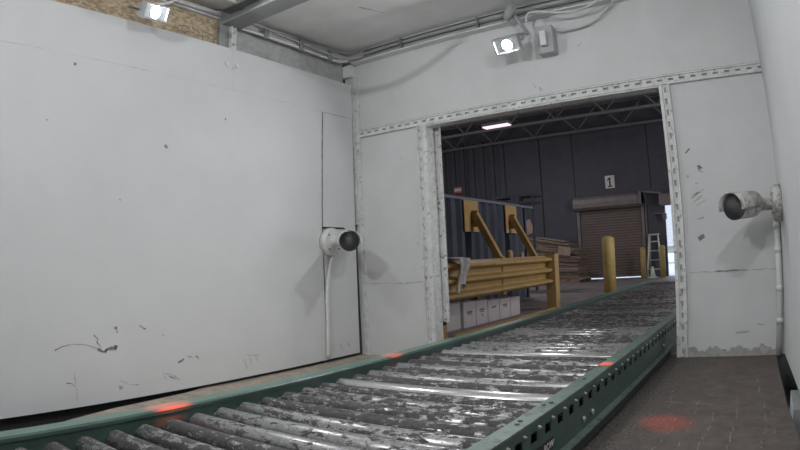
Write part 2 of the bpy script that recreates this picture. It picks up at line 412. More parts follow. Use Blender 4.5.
# seams, cracks and scuffs of the white walls (children of their wall)
nx = (1, 0, 0); ny = (0, -1, 0)
groove(pan, 'panel_seam', [(XL, YF, 2.135), (XL, 3.89, 2.135)], 0.006, M_SEAM, nx, 0.5)
groove(pan, 'panel_seam', [(XL, 2.85, HP), (XL, 2.87, 2.14)], 0.005, M_SEAM, nx, 0.4)
groove(pan2, 'panel_seam', [(XL, 3.9, 2.135), (XL, 4.28, 2.135)], 0.006, M_SCUFFL, nx, 0.4)
groove(pan2, 'panel_seam', [(XL, 3.852, 1.112), (XL, 4.14, 1.112), (XL, 4.145, 0.98)], 0.012, M_GAP, nx)
groove(pan2, 'panel_seam', [(XL, 3.895, 2.13), (XL, 3.85, 1.11), (XL, 3.845, 0.02)], 0.011, M_GAP, nx, 0.2)
def marks(par, ax, lst, plane):
    for pts, wd, mt in lst:
        P3 = [((plane, a, b) if ax is nx else (a, plane, b)) for a, b in pts]
        groove(par, 'scuff_mark', P3, wd, mt, ax, 0.7)
marks(pan, nx, [
    ([(1.402, .329), (1.45, .350), (1.508, .358)], .010, M_SCUFF), ([(1.508, .358), (1.60, .352), (1.70, .318)], .005, M_SCUFFL),
    ([(1.70, .318), (1.74, .300), (1.77, .314), (1.80, .306), (1.833, .312)], .016, M_SCUFF),
    ([(1.833, .300), (1.84, .325)], .022, M_SCUFF), ([(1.76, .310), (1.75, .285)], .008, M_SCUFF),
    ([(1.68, .405), (1.705, .375), (1.695, .355), (1.72, .33), (1.725, .30)], .008, M_SCUFF),
    ([(1.845, .445), (1.85, .425)], .022, M_SCUFF), ([(1.85, .42), (1.845, .405)], .010, M_SCUFF),
    ([(2.02, .44), (2.06, .415)], .010, M_SCUFFL), ([(2.055, .42), (2.065, .412)], .014, M_SCUFF),
    ([(2.308, .160), (2.34, .172), (2.36, .185)], .009, M_SCUFF), ([(2.39, .190), (2.43, .186)], .008, M_SCUFFL), ([(2.46, .180), (2.475, .192), (2.485, .165)], .008, M_SCUFF),
    ([(2.194, .099), (2.25, .085), (2.31, .045)], .008, M_SCUFFL), ([(2.22, .08), (2.28, .05)], .007, M_SCUFF), ([(2.17, .12), (2.20, .06)], .006, M_SCUFFL),
    ([(1.46, .130), (1.50, .125), (1.515, .10)], .007, M_SCUFF), ([(1.52, .19), (1.525, .06), (1.52, .02)], .005, M_SCUFFL),
    ([(1.83, .06), (1.86, .06)], .020, M_SCUFFL), ([(1.84, .10), (1.93, .06), (1.98, .055)], .007, M_SCUFFL),
    ([(2.90, .12), (2.93, .03)], .006, M_SCUFFL), ([(2.96, .13), (2.98, .06)], .006, M_SCUFFL), ([(3.02, .13), (3.04, .07)], .006, M_SCUFFL), ([(2.93, .14), (3.06, .12)], .005, M_SCUFFL),
    ([(2.86, 2.30), (2.865, 2.315)], .016, M_SCUFFL), ([(2.25, 1.63), (2.27, 1.61)], .014, M_SCUFF), ([(2.79, 1.90), (2.80, 1.89)], .014, M_SCUFF),
    ([(1.52, 2.08), (1.535, 2.07)], .014, M_SCUFF), ([(1.36, 1.70), (1.37, 1.695)], .012, M_SCUFFL), ([(1.9, 1.25), (1.91, 1.24)], .012, M_SCUFFL),
    ([(0.95, .33), (0.96, .325)], .012, M_SCUFFL), ([(2.2, .36), (2.21, .355)], .012, M_SCUFFL), ([(1.06, 1.1), (1.07, 1.09)], .012, M_SCUFFL),
], XL)
for yy in (2.80, 2.90):
    mbx = MB(); mbx.cyl((XL - 0.004, yy, 2.335), (XL + 0.010, yy, 2.335), 0.018, 14); mbx.build('screw_head', M_TRIM, pan)
marks(pan2, nx, [([(3.92, .10), (3.93, .03)], .006, M_SCUFFL), ([(4.02, .09), (4.05, .03)], .008, M_SCUFFL), ([(4.10, .10), (4.16, .05)], .006, M_SCUFFL)], XL)
groove(back, 'wall_crack', [(-3.38, D, 0.603), (-3.2, D, 0.606), (-3.05, D, 0.600), (-2.76, D, 0.608)], 0.006, M_SCUFFL, ny, 0.9)
groove(back, 'wall_crack', [(-2.95, D, 0.604), (-2.88, D, 0.607)], 0.008, M_SCUFF, ny, 0.9)
groove(back, 'wall_crack', [(-0.55, D, 0.598), (-0.3, D, 0.594), (0.13, D, 0.590)], 0.007, M_SCUFFL, ny, 0.9)
groove(back, 'wall_crack', [(-0.36, D, 0.596), (-0.18, D, 0.593)], 0.006, M_SCUFF, ny, 0.9)
marks(back, ny, [
    ([(-0.50, 1.115), (-0.455, 1.15), (-0.43, 1.155)], .007, M_SCUFF), ([(-0.49, 1.085), (-0.42, 1.13)], .006, M_SCUFFL), ([(-0.50, 1.14), (-0.40, 1.17)], .006, M_SCUFFL), ([(-0.47, 1.06), (-0.39, 1.10)], .006, M_SCUFFL),
    ([(-0.425, 1.345), (-0.415, 1.315)], .022, M_SCUFF), ([(-0.43, 1.31), (-0.40, 1.29)], .010, M_SCUFFL), ([(-0.515, 1.44), (-0.48, 1.47)], .008, M_SCUFF),
    ([(-0.47, 0.83), (-0.425, 0.85)], .022, M_SCUFF), ([(-0.46, 1.22), (-0.44, 1.215)], .012, M_SCUFFL), ([(-0.52, 1.27), (-0.505, 1.275)], .014, M_SCUFFL),
    ([(-0.22, 0.16), (-0.12, 0.17)], .012, M_SCUFFL), ([(-0.06, 0.22), (0.0, 0.21)], .010, M_SCUFFL), ([(-0.47, 0.97), (-0.42, 0.975)], .010, M_SCUFFL),
    ([(-1.65, 2.13), (-1.63, 2.10)], .010, M_SCUFFL), ([(-1.60, 2.10), (-1.585, 2.06)], .010, M_SCUFFL), ([(-2.4, 2.60), (-2.2, 2.62)], .006, M_SCUFFL),
    ([(-1.25, 2.37), (-1.21, 2.39)], .010, M_SCUFFL), ([(-2.82, 0.94), (-2.80, 0.94)], .012, M_SCUFFL), ([(-2.95, 1.70), (-2.93, 1.70)], .012, M_SCUFFL),
], D)
# rough mortar strip along the foot of the back wall
mb = MB(); n = 70
for i in range(n):
    x0 = -0.60 + 0.68 * i / n; h = 0.055 + .016 * math.sin(i * .35) + .008 * math.sin(i * 1.1) + random.uniform(-.006, .006)
    mb.box((x0, D - 0.016 - random.uniform(0, .006), 0), (x0 + 0.68 / n + .002, D, h))
structure(mb.build('baseboard_back', mat('grey_mortar', (0.40, 0.39, 0.37), 0.85, scale=20, var=0.25)))

# printing on the strand board
for pts, wd in (([(2.40, 2.545), (2.42, 2.575), (2.45, 2.575), (2.46, 2.545), (2.44, 2.52), (2.41, 2.52), (2.40, 2.545)], .008),
                ([(2.425, 2.55), (2.437, 2.545)], .014), ([(2.60, 2.50), (2.60, 2.57), (2.71, 2.55), (2.71, 2.49)], .008), ([(2.63, 2.545), (2.665, 2.54), (2.645, 2.505)], .010),
                ([(2.50, 2.57), (2.56, 2.565)], .012), ([(2.51, 2.545), (2.52, 2.51)], .008), ([(2.54, 2.54), (2.555, 2.50)], .008)):
    groove(osb, 'printed_mark', [(-3.505, a, b) for a, b in pts], wd, M_SCUFF, nx, 0.2)

# steel post and angle bracket of the left wall, ceiling beam
mb = MB(); mb.box((-3.53, 2.74, 2.0), (-3.475, 2.86, HC)); structure(mb.build('trim_post', M_BEAM))
br = MB(); br.box((-3.475, 2.845, 2.44), (-3.462, 2.905, 2.66)); br.box((-3.475, 2.838, 2.44), (-3.44, 2.847, 2.66))
br = br.build('angle_bracket', M_TRIM); tag(br, 'small white angle bracket with two bolts beside the grey beam end', 'bracket')
for z in (2.52, 2.62):
    b_ = MB(); b_.cyl((-3.464, 2.876, z), (-3.448, 2.876, z), 0.014, 10); b_.build('bolt', M_STEEL, br)
mb = MB()
mb.box((-3.50, 2.76, 2.775), (0.30, 2.94, 2.79)); mb.box((-3.50, 2.845, 2.68), (0.30, 2.860, 2.775)); mb.box((-3.50, 2.76, 2.662), (0.30, 2.94, 2.68))
tag(mb.build('ceiling_beam', M_BEAM), 'grey steel beam running across the white booth ceiling', 'beam')
mb = MB()
mb.box((-3.505, YF, 2.70), (-3.47, 2.73, 2.76)); mb.box((-3.505, 2.95, 2.70), (-3.47, 4.30, 2.76))
structure(mb.build('trim_ceiling_left', M_TRIM))

# ceiling / wall trims on the back wall and the corner post
mb = MB(); mb.box((-3.53, 4.29, 2.695), (0.14, D, 2.79)); mb.box((-3.40, 4.268, 2.668), (0.14, 4.35, 2.680)); structure(mb.build('trim_ceiling_back', M_TRIM))
mb = MB(); mb.box((XL - 0.09, 4.330, 1.15), (XL + 0.012, D, 2.665)); mb.box((XL + 0.014, 4.346, -0.05), (XL + 0.062, D, 2.60))
structure(mb.build('trim_corner', M_WORN))
mb = MB(); mb.box((XL - 0.09, 4.27, 2.545), (XL + 0.03, 4.357, 2.66)); structure(mb.build('trim_corner_cap', M_TRIM))

# slotted steel channels: header and door jambs
def channel(name, a, b, width, mats, y=D, depth=0.030, vertical=False, pitch=0.085, slot=(0.040, 0.016)):
    """a slotted strut: two lips, a recessed web pierced with oval slots whose bottoms are dark"""
    mb = MB()
    def bx(u0, u1, v0, v1, y0, y1, mi=0):
        if vertical: mb.box((v0, y0, u0), (v1, y1, u1), mi)
        else: mb.box((u0, y0, v0), (u1, y1, v1), mi)
    u0, u1 = a[0], b[0]; v = a[1]; lip = 0.012
    bx(u0, u1, v, v + lip, y - depth, y); bx(u0, u1, v + width - lip, v + width, y - depth, y)
    vm = v + width / 2; sw = slot[1] / 2; n = int((u1 - u0) / pitch)
    bx(u0, u1, v + lip, vm - sw, y - depth * 0.55, y - 0.004); bx(u0, u1, vm + sw, v + width - lip, y - depth * 0.55, y - 0.004)
    p = u0
    for i in range(n + 1):
        c = u0 + (i + 0.5) * pitch
        e = min(c - slot[0] / 2, u1)
        if e > p: bx(p, e, vm - sw, vm + sw, y - depth * 0.55, y - 0.004)
        p = c + slot[0] / 2
    if p < u1: bx(p, u1, vm - sw, vm + sw, y - depth * 0.55, y - 0.004)
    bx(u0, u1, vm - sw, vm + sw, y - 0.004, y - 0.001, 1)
    if not vertical: bx(u0, u1, v + width + .002, v + width + .009, y - .004, y - .001, 2)
    return structure(mb.build(name, mats))
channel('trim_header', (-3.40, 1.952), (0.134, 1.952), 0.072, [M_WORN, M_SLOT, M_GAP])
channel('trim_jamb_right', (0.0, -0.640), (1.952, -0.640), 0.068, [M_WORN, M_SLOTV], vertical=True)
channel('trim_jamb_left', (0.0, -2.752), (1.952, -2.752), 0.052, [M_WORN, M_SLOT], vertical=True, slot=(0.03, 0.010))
mb = MB(); mb.box((-2.697, D - 0.03, 0.0), (-2.655, D + 0.10, 1.952)); structure(mb.build('trim_jamb_left_edge', M_WORN))
mb = MB(); mb.box((-0.653, D - 0.02, 0.0), (-0.640, D + 0.10, 1.952)); structure(mb.build('trim_jamb_right_edge', M_WORN))
mb = MB(); mb.box((-2.66, D - 0.02, 1.940), (-0.65, D + 0.1, 1.953)); structure(mb.build('trim_header_edge', M_WORN))
# long mottled plate that hangs just behind the left jamb
pl = MB(); pl.box((-2.757, 4.485, 0.25), (-2.615, 4.515, 2.3)); pl.box((-2.757, 4.47, 0.25), (-2.735, 4.485, 2.3))
pl = pl.build('door_guide_plate', M_MOTTLE, bevel=0.004)
tag(pl, 'mottled white steel door guide plate hanging behind the left jamb of the doorway', 'door guide')
for x, z in ((-2.735, 0.243), (-2.665, 0.24)):
    b_ = MB(); b_.cyl((x, 4.50, z - 0.018), (x, 4.50, z + 0.02), 0.017, 10); b_.build('bolt', M_STEEL if x < -2.7 else M_DARK, pl)

# ---------------------------------------------------------------- warehouse shell
YW = 17.5
DX0, DX1, DH = -5.44, -3.545, 2.08     # roll-up door opening
EX0, EX1, EH = -2.83, -1.3, 2.05       # open doorway
mb = MB()
mb.box((-15, YW, 0), (DX0, YW + .12, 5.2)); mb.box((DX0, YW, DH), (DX1, YW + .12, 5.2)); mb.box((DX1, YW, 0), (EX0, YW + .12, 5.2))
mb.box((EX0, YW, EH), (EX1, YW + .12, 5.2)); mb.box((EX1, YW, 0), (3.2, YW + .12, 5.2))
wf = structure(mb.build('wall_warehouse_far', M_NAVY))
for x in (-6.63, -5.55, -3.19, -8.0, -9.2):
    groove(wf, 'panel_seam', [(x, YW, 0.0 if x < -6 else 2.5), (x, YW, 4.5)], 0.05 if x in (-6.63,) else 0.03, M_DARK, (0, -1, 0))
mb = MB()
for i in range(11): mb.box((-11.6 + i * 0.36, YW - 0.06, 0), (-11.45 + i * 0.36, YW, 4.6))
structure(mb.build('trim_far_wall', M_NAVY))
mb = MB(); mb.box((-15.1, D + .1, 0), (-15, YW + .12, 5.2)); structure(mb.build('wall_warehouse_left', M_NAVY))
mb = MB(); mb.box((3.2, D + .1, 0), (3.3, YW + .12, 5.2)); structure(mb.build('wall_warehouse_right', M_NAVY))
mb = MB(); mb.box((-15.1, D + .1, 0), (-3.62, D + .2, 5.2)); mb.box((0.8, D + .1, 0), (3.3, D + .2, 5.2)); mb.box((-3.62, D + .1, HC), (0.8, D + .2, 5.2))
structure(mb.build('wall_warehouse_near', M_NAVY))
mb = MB(); mb.box((-15.1, D + .1, 5.2), (3.3, YW + .12, 5.3)); structure(mb.build('ceiling_warehouse', M_ROOF))

# open-web roof joists
def joist(y, z0, z1, label):
    t = thing('roof_joist', (-6, y, z0), label, 'joist', 'steel roof joists of the warehouse')
    a = MB(); a.box((-15, y - .05, z0), (3.2, y + .05, z0 + .07)); a.build('bottom_chord', M_JOIST, t)
    a = MB(); a.box((-15, y - .05, z1 - .06), (3.2, y + .05, z1)); a.build('top_chord', M_JOIST, t)
    a = MB(); x = -15.0; k = 0
    while x < 3.0:
        p, q = ((x, y, z0 + .05), (x + .7, y, z1 - .05)) if k % 2 == 0 else ((x, y, z1 - .05), (x + .7, y, z0 + .05))
        a.tube([p, q], 0.025, 6); x += .7; k += 1
    a.build('web', M_JOIST, t)
joist(7.4, 4.36, 5.2, 'steel roof joist nearest the booth doorway')
joist(9.9, 4.36, 5.2, 'second steel roof joist from the booth doorway')
joist(12.3, 4.36, 5.2, 'third steel roof joist, just in front of the lit strip light')
joist(15.2, 4.36, 5.2, 'steel roof joist behind the lit strip light')
joist(17.1, 4.36, 5.2, 'last steel roof joist, against the dark far wall')

# lit strip light
t = thing('strip_light', (-6.42, 14.0, 4.2), 'lit white strip light under the dark warehouse roof', 'ceiling light')
a = MB(); a.box((-6.80, 13.87, 4.20), (-6.04, 14.13, 4.27)); a.build('housing', M_GREYBOX, t)
a = MB()
for i in range(8): a.box((-6.78 + i * .0925, 13.88, 4.17), (-6.78 + i * .0925 + .07, 14.12, 4.20))
a.build('diffuser', emit('strip_light_glow', (1.0, 0.80, 0.88), 1.0), t)
for x in (-6.7, -6.15):
    a = MB(); a.cyl((x, 14, 4.27), (x, 14, 5.2), .01, 6); a.build('hanger_rod', M_JOIST, t)

# ---------------------------------------------------------------- conveyor
RY0, RY1 = 0.30, 10.58
conv = thing('roller_conveyor', (-1.41, 5.4, 0), 'long green framed roller conveyor of worn steel rollers running out through the doorway', 'conveyor')
PITCH = 0.1265
YS = [1.653 + PITCH * i for i in range(-10, 71) if RY0 + .03 < 1.653 + PITCH * i < RY1 - .04]
# right side rail with a row of square axle holes
mb = MB(); X0 = -0.731
mb.box((-0.797, RY0, 0.238), (X0, RY1, 0.245), 1)                       # top flange
hz0, hz1, hw = 0.166, 0.204, 0.028
mb.box((X0 - .006, RY0, hz1), (X0, RY1, 0.238)); mb.box((X0 - .006, RY0, 0.058), (X0, RY1, hz0))
p = RY0
for y in YS:
    mb.box((X0 - .006, p, hz0), (X0, y - hw, hz1)); p = y + hw
mb.box((X0 - .006, p, hz0), (X0, RY1, hz1))
mb.box((X0 - .045, RY0, 0.06), (X0 - .040, RY1, 0.236), 2)               # black sheet that paints the shade inside the holes
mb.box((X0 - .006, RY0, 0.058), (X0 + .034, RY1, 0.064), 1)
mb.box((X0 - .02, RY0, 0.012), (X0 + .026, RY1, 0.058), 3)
mb.box((X0 - .02, RY0, 0.0), (X0 + .002, RY1, 0.012), 2)                  # foot painted black, standing for the shade under the ledge
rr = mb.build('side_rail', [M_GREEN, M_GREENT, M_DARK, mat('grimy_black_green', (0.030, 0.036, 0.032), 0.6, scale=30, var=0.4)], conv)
bolt0 = MB(); bolt0.cyl((0, 0, 0), (0.005, 0, 0), 0.0065, 8); bolt0.cyl((0.005, 0, 0), (0.011, 0, 0), 0.004, 6)
bolt0 = bolt0.build('axle_bolt', M_STEEL, rr)
bolts = [bolt0] + [None] * (len(YS) - 1)
for i, y in enumerate(YS):
    if i:
        o = bolt0.copy(); COL.objects.link(o); o.parent = rr; o.matrix_parent_inverse = bolt0.matrix_parent_inverse.copy()
    else: o = bolt0
    o.location = Vector((X0, y + 0.040, 0.212))
for y in (2.30, 2.42, 4.2, 5.4):
    for z in (0.11,):
        a = MB(); a.cyl((X0, y, z), (X0 + .012, y, z), .012, 8); a.build('splice_bolt', M_STEEL, rr)
# pair of bolt heads on the top flange
for y, x in ((1.72, -0.765), (1.76, -0.772), (2.02, -0.762), (2.45, -0.77), (1.98, -0.775)):
    a = MB(); a.cyl((x, y, .245), (x, y, .251), .009, 8); a.build('flange_bolt', M_GREENT, rr)
# left side rail
mb = MB(); mb.box((-2.088, RY0, 0.236), (-2.012, RY1, 0.245), 1); mb.box((-2.020, RY0, 0.06), (-2.012, RY1, 0.236)); mb.box((-2.088, RY0, 0.0), (-2.080, RY1, 0.236))
mb.prism([(-2.012, 0.245), (-2.004, 0.238), (-2.004, 0.225), (-2.012, 0.225)], 'y', RY0, RY1)
lr = mb.build('side_rail', [M_GREEN, mat('green_flange_clean', (0.085, 0.170, 0.135), 0.3, scale=7, var=0.12, spot=(0.19, 0.20, 0.18), spot_scale=40, spot_at=0.70)], conv)
# end plate and rollers
a = MB(); a.box((-2.01, RY1 - .02, 0.05), (-0.80, RY1, 0.19)); a.build('end_plate', M_GREEN, conv)
RZ, RR = 0.175, 0.0405
a = MB(); a.tube([(-1.955 + 0.60, 0, 0)] * 0 + [(-0.578, 0, 0), (-0.572, 0, 0), (0.572, 0, 0), (0.578, 0, 0)], [RR * .88, RR, RR, RR * .88], 20)
a.cyl((-0.625, 0, 0), (-0.578, 0, 0), 0.011, 8, 1); a.cyl((0.578, 0, 0), (0.625, 0, 0), 0.011, 8, 1)
r0 = a.build('roller', [M_ROLL, M_STEEL], conv)
for i, y in enumerate(YS):
    if i:
        o = r0.copy(); COL.objects.link(o); o.parent = conv; o.matrix_parent_inverse = r0.matrix_parent_inverse.copy()
    else: o = r0
    o.location = (-1.383, y - 0.02, RZ); o.rotation_euler = (random.uniform(0, 6.28), 0, 0)
M_SHINY = mat('polished_roller_steel', (0.60, 0.60, 0.59), 0.28, metal=0.85, scale=30, var=0.15, spot=(0.16, 0.15, 0.15), spot_scale=30, spot_at=0.68)
for o in conv.children:
    if o.name.startswith('roller') and (abs(o.location.y - 2.24) < .05 or abs(o.location.y - 3.26) < .05):
        o.material_slots[0].link = 'OBJECT'; o.material_slots[0].material = M_SHINY
# drip tray that closes the bed underneath
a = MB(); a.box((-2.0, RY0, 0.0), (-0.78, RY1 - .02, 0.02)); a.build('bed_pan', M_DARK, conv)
# maker's plate
a = MB(); a.box((X0, 1.70, 0.098), (X0 + .003, 1.955, 0.140)); lab = a.build('name_plate', M_RUBBER, rr)
fc = bpy.data.curves.new('lettering', 'FONT'); fc.body = 'ROW'; fc.size = 0.038; fc.align_x = 'RIGHT'; fc.extrude = 0.0008
fo = bpy.data.objects.new('lettering_curve', fc); COL.objects.link(fo)
bpy.context.view_layer.update()
me = bpy.data.meshes.new_from_object(fo.evaluated_get(bpy.context.evaluated_depsgraph_get()))
bpy.data.objects.remove(fo)
lo = bpy.data.objects.new('lettering', me); COL.objects.link(lo); me.materials.clear(); me.materials.append(M_SIGN)
lo.parent = lab; lo.location = (X0 + .0042, 1.95, 0.106); lo.rotation_euler = (PI / 2, 0, PI / 2)

# ---------------------------------------------------------------- security cameras
def security_camera(label, base, wall_n, arm_end, lens, body_r=0.082, up=Vector((0, 0, 1)), shell=None):
    shell = shell or M_CAMW
    base, arm_end, lens, n = Vector(base), Vector(arm_end), Vector(lens), Vector(wall_n).normalized()
    t = thing('security_camera', base, label, 'security camera')
    a = MB(); a.tube([base, base + n * .045, base + n * .06], [.122, .122, .108], 28); bs = a.build('mounting_base', shell, t)
    for k in range(4):
        q = PI / 4 + k * PI / 2; s1 = n.cross(up).normalized(); s2 = s1.cross(n)
        c = base + n * .058 + (s1 * math.cos(q) + s2 * math.sin(q)) * .085
        a = MB(); a.cyl(c, c + n * .006, .008, 8); a.build('screw', M_CAMB, bs)
    d = (lens - arm_end).normalized()
    a = MB(); a.tube(smooth_path([base + n * .05, base + n * .10, arm_end - d * .0 + (base + n * .1 - arm_end) * .35, arm_end + d * .06], 5), .042, 16); a.build('arm', shell, t)
    a = MB(); a.tube([arm_end, arm_end + d * .03, arm_end + d * .05, lens - d * .012], [.045, .07, body_r * .93, body_r * .93], 28)
    a.build('body', shell, t)
    # front: dark ring, glass, lens and diodes
    x = d.cross(up).normalized(); y = x.cross(d)
    a = MB(); a.tube([lens - d * .014, lens + d * .004, lens + d * .004, lens - d * .002], [body_r * .96, body_r * .96, body_r * .86, body_r * .84], 28, cap=False); a.build('front_ring', M_CAMB, t)
    a = MB(); a.cyl(lens - d * .011, lens - d * .001, body_r * .87, 28); gl = a.build('front_glass', M_GLASS, t)
    a = MB(); a.tube([lens - d * .002, lens + d * .003, lens + d * .001], [.030, .030, .020], 18); a.build('lens', M_CAMB, gl)
    for sx in (-1, 1):
        for sy in (-.5, .5):
            c = lens + x * (sx * .050) + y * (sy * .046)
            a = MB(); a.cyl(c - d * .002, c + d * .002, .012, 10); a.build('infrared_diode', M_LED, gl)
    # sun shield: half shell over the body
    a = MB(); N = 18; L0 = arm_end + d * .035; L1 = lens + d * .045
    rings = []
    for c, rad in ((L0, body_r * 1.12), (L0.lerp(L1, .5), body_r * 1.14), (L1, body_r * 1.16)):
        rings.append([[a.bm.verts.new(c + (x * math.cos(q) + y * math.sin(q)) * r_) for q in [(-.06 + 1.12 * k / N) * PI for k in range(N + 1)]] for r_ in (rad, rad - .006)])
    for i in range(2):
        for k in range(N):
            f = a.bm.faces.new((rings[i][0][k], rings[i][0][k + 1], rings[i + 1][0][k + 1], rings[i + 1][0][k])); f.smooth = True
            f = a.bm.faces.new((rings[i][1][k], rings[i + 1][1][k], rings[i + 1][1][k + 1], rings[i][1][k + 1])); f.smooth = True
    for i in (0, 2):
        for k in range(N): a.bm.faces.new((rings[i][0][k], rings[i][0][k + 1], rings[i][1][k + 1], rings[i][1][k]))
    for i in range(2):
        for k in (0, N): a.bm.faces.new((rings[i][0][k], rings[i + 1][0][k], rings[i + 1][1][k], rings[i][1][k]))
    a.build('sun_shield', shell, t)
    return t
security_camera('white bullet security camera on the left wall panel, dark round lens facing out', (XL, 3.925, 0.985), (1, 0, 0), (-3.245, 3.92, 0.985), (-3.04, 3.715, 0.968))
security_camera('rusty white bullet security camera on the right wall, pointing left beside the doorway', (0.142, 4.13, 1.02), (-1, -0.05, 0), (-0.035, 4.07, 1.015), (-0.172, 3.84, 0.998), shell=M_CAMD)

# conduits under the cameras
a = MB(); a.tube(smooth_path([(XL + .022, 3.945, 0.858), (XL + .022, 3.895, 0.74), (XL + .020, 3.855, 0.55), (XL + .020, 3.845, 0.30), (XL + .020, 3.825, 0.0)], 6), .017, 10)
c1 = a.build('conduit', M_PIPE); tag(c1, 'white flaking conduit curving down the left wall below the bullet camera', 'conduit')
a = MB(); a.tube([(0.105, 4.315, 0.92), (0.105, 4.318, 0.5), (0.097, 4.32, 0.0)], .021, 12)
c2 = a.build('conduit', M_PIPE); tag(c2, 'white conduit down the right corner of the back wall below the security camera', 'conduit')
for z in (0.86, 0.70, 0.44, 0.22):
    a = MB(); a.cyl((0.104, 4.317, z), (0.104, 4.317, z + .035), .026, 12); a.build('coupling', M_PIPE, c2)

# ---------------------------------------------------------------- floodlights
M_LEDP = emit('floodlight_led', (0.97, 0.985, 1.0), FLOOD_W * 0.75 / (PI * PI * 0.040 ** 2))
M_REFL = mat('floodlight_reflector', (0.45, 0.48, 0.50), 0.35, metal=0.5)
def floodlight(label, face, aim, side, mount, box_at=None, fw=0.215, fh=0.13):
    """face = centre of the glass, aim = where it points, side = direction along its long edge, mount = point of the bracket foot"""
    face = Vector(face); d = (Vector(aim) - face).normalized(); x = Vector(side); x = (x - d * x.dot(d)).normalized(); y = x.cross(d)
    if y.z < 0: y = -y
    M = Matrix((( x.x, y.x, d.x, face.x), (x.y, y.y, d.y, face.y), (x.z, y.z, d.z, face.z), (0, 0, 0, 1)))
    t = thing('floodlight', mount, label, 'floodlight', None)
    a = MB(); a.box((-fw / 2, -fh / 2, -.05), (fw / 2, fh / 2, -.012), 0, M)
    for k in range(9):
        u = -fw / 2 + .02 + k * (fw - .04) / 8
        a.box((u - .003, -fh / 2 + .01, -.08), (u + .003, fh / 2 - .01, -.05), 0, M)
    a.build('housing', M_HOUSE, t)
    a = MB()
    for q in (((-fw / 2, -fh / 2, -.012), (fw / 2, -fh / 2 + .012, .006)), ((-fw / 2, fh / 2 - .012, -.012), (fw / 2, fh / 2, .006)), ((-fw / 2, -fh / 2 + .012, -.012), (-fw / 2 + .012, fh / 2 - .012, .006)), ((fw / 2 - .012, -fh / 2 + .012, -.012), (fw / 2, fh / 2 - .012, .006))):
        a.box(q[0], q[1], 0, M)
    a.build('bezel', M_HOUSE, t)
    a = MB(); a.box((-.097, -.055, -.0115), (.097, .055, -.008), 0, M); a.build('reflector', M_REFL, t)
    a = MB(); a.cyl(M @ Vector((0, 0, -.0085)), M @ Vector((0, 0, -.0077)), .040, 24); a.build('led_panel', M_LEDP, t)
    m = Vector(mount)
    a = MB()
    for sx in (-1, 1):
        p0 = M @ Vector((sx * (fw / 2 + .008), 0, -.03)); p1 = M @ Vector((sx * (fw / 2 + .008), 0, -.03)) * .25 + (m + x * (sx * fw * .3)) * .75
        a.bar(p0, p1, .025, .006)
    a.bar(m - x * (fw * .34), m + x * (fw * .34), .035, .012)
    a.build('yoke', M_HOUSE, t)
    return t, M
floodlight('lit floodlight above the left white panel, against bare strand board', (-3.22, 1.99, 2.465), (-0.5, 2.5, 1.25), (0.15, 1, -0.03), (-3.48, 1.99, 2.60), fh=0.11)
f2, M2 = floodlight('lit floodlight on the back wall above the doorway', (-1.74, 4.10, 2.40), (-1.80, 1.6, 0.75), (1, 0.06, 0.08), (-1.72, 4.32, 2.56))
a = MB(); a.box((-1.545, 4.255, 2.33), (-1.41, 4.355, 2.56)); o = a.build('driver_box', M_HOUSE, f2, bevel=.006)
a = MB(); a.box((-1.50, 4.20, 2.38), (-1.45, 4.26, 2.50)); a.build('junction_cover', M_TRIM, f2, bevel=.004)
a = MB(); a.tube([(-1.76, 4.20, 2.66), (-1.70, 4.16, 2.72), (-1.66, 4.14, 2.73)], [.03, .045, .03], 12); a.tube([(-1.70, 4.2, 2.70), (-1.66, 4.25, 2.60), (-1.62, 4.28, 2.52)], .014, 8)
a.build('sensor_head', M_HOUSE, f2)

# ---------------------------------------------------------------- cables and conduits under the ceiling
def cable(name, pts, r, m, label, cat='cable', n=6):
    a = MB(); a.tube(smooth_path(pts, n), r, 8); return tag(a.build(name, m), label, cat)
cable('conduit', [(-3.445, 2.95, 2.668), (-3.445, 3.5, 2.668), (-3.445, 4.1, 2.665), (-3.40, 4.22, 2.69)], .013, M_PIPE, 'lower white conduit along the top of the left wall from the beam to the corner', 'conduit')
cable('conduit', [(-3.45, YF + .05, 2.725), (-3.45, 0.8, 2.725), (-3.45, 2.72, 2.725)], .014, M_PIPE, 'white conduit along the top of the left wall above the strand board', 'conduit')
cable('cable', [(-3.44, 2.95, 2.755), (-3.43, 3.1, 2.735), (-3.435, 3.6, 2.715), (-3.42, 4.0, 2.70), (-3.33, 4.245, 2.70), (-3.0, 4.262, 2.735)], .009, M_CABLE, 'loose grey cable sagging along the top of the left wall into the corner')
cable('cable', [(-3.49, 3.07, 2.765), (-3.46, 3.5, 2.757), (-3.45, 4.0, 2.76), (-3.40, 4.25, 2.768), (-3.2, 4.27, 2.768)], .007, M_CABLE, 'thin grey cable tucked right under the ceiling of the left wall')
cable('cable', [(-3.25, 4.27, 2.755), (-2.4, 4.272, 2.76), (-1.6, 4.27, 2.765), (0.12, 4.272, 2.76)], .006, M_CABLED, 'topmost dark cable along the ceiling trim of the back wall')
cable('cable', [(-3.25, 4.268, 2.730), (-2.5, 4.27, 2.735), (-1.6, 4.27, 2.732), (0.12, 4.272, 2.735)], .007, M_CABLE, 'middle pale cable along the ceiling trim of the back wall')
cable('cable', [(-3.25, 4.262, 2.707), (-2.5, 4.265, 2.712), (-1.6, 4.265, 2.706), (0.12, 4.268, 2.71)], .006, M_CABLED, 'lower dark cable along the ceiling trim of the back wall')
cable('cable', [(-1.60, 4.22, 2.60), (-1.57, 4.20, 2.665), (-1.46, 4.19, 2.655), (-1.28, 4.20, 2.61), (-1.08, 4.20, 2.615), (-0.90, 4.19, 2.70), (-0.75, 4.2, 2.78)], .011, M_CABLE, 'looping grey cable from the floodlight above the doorway up to the ceiling')
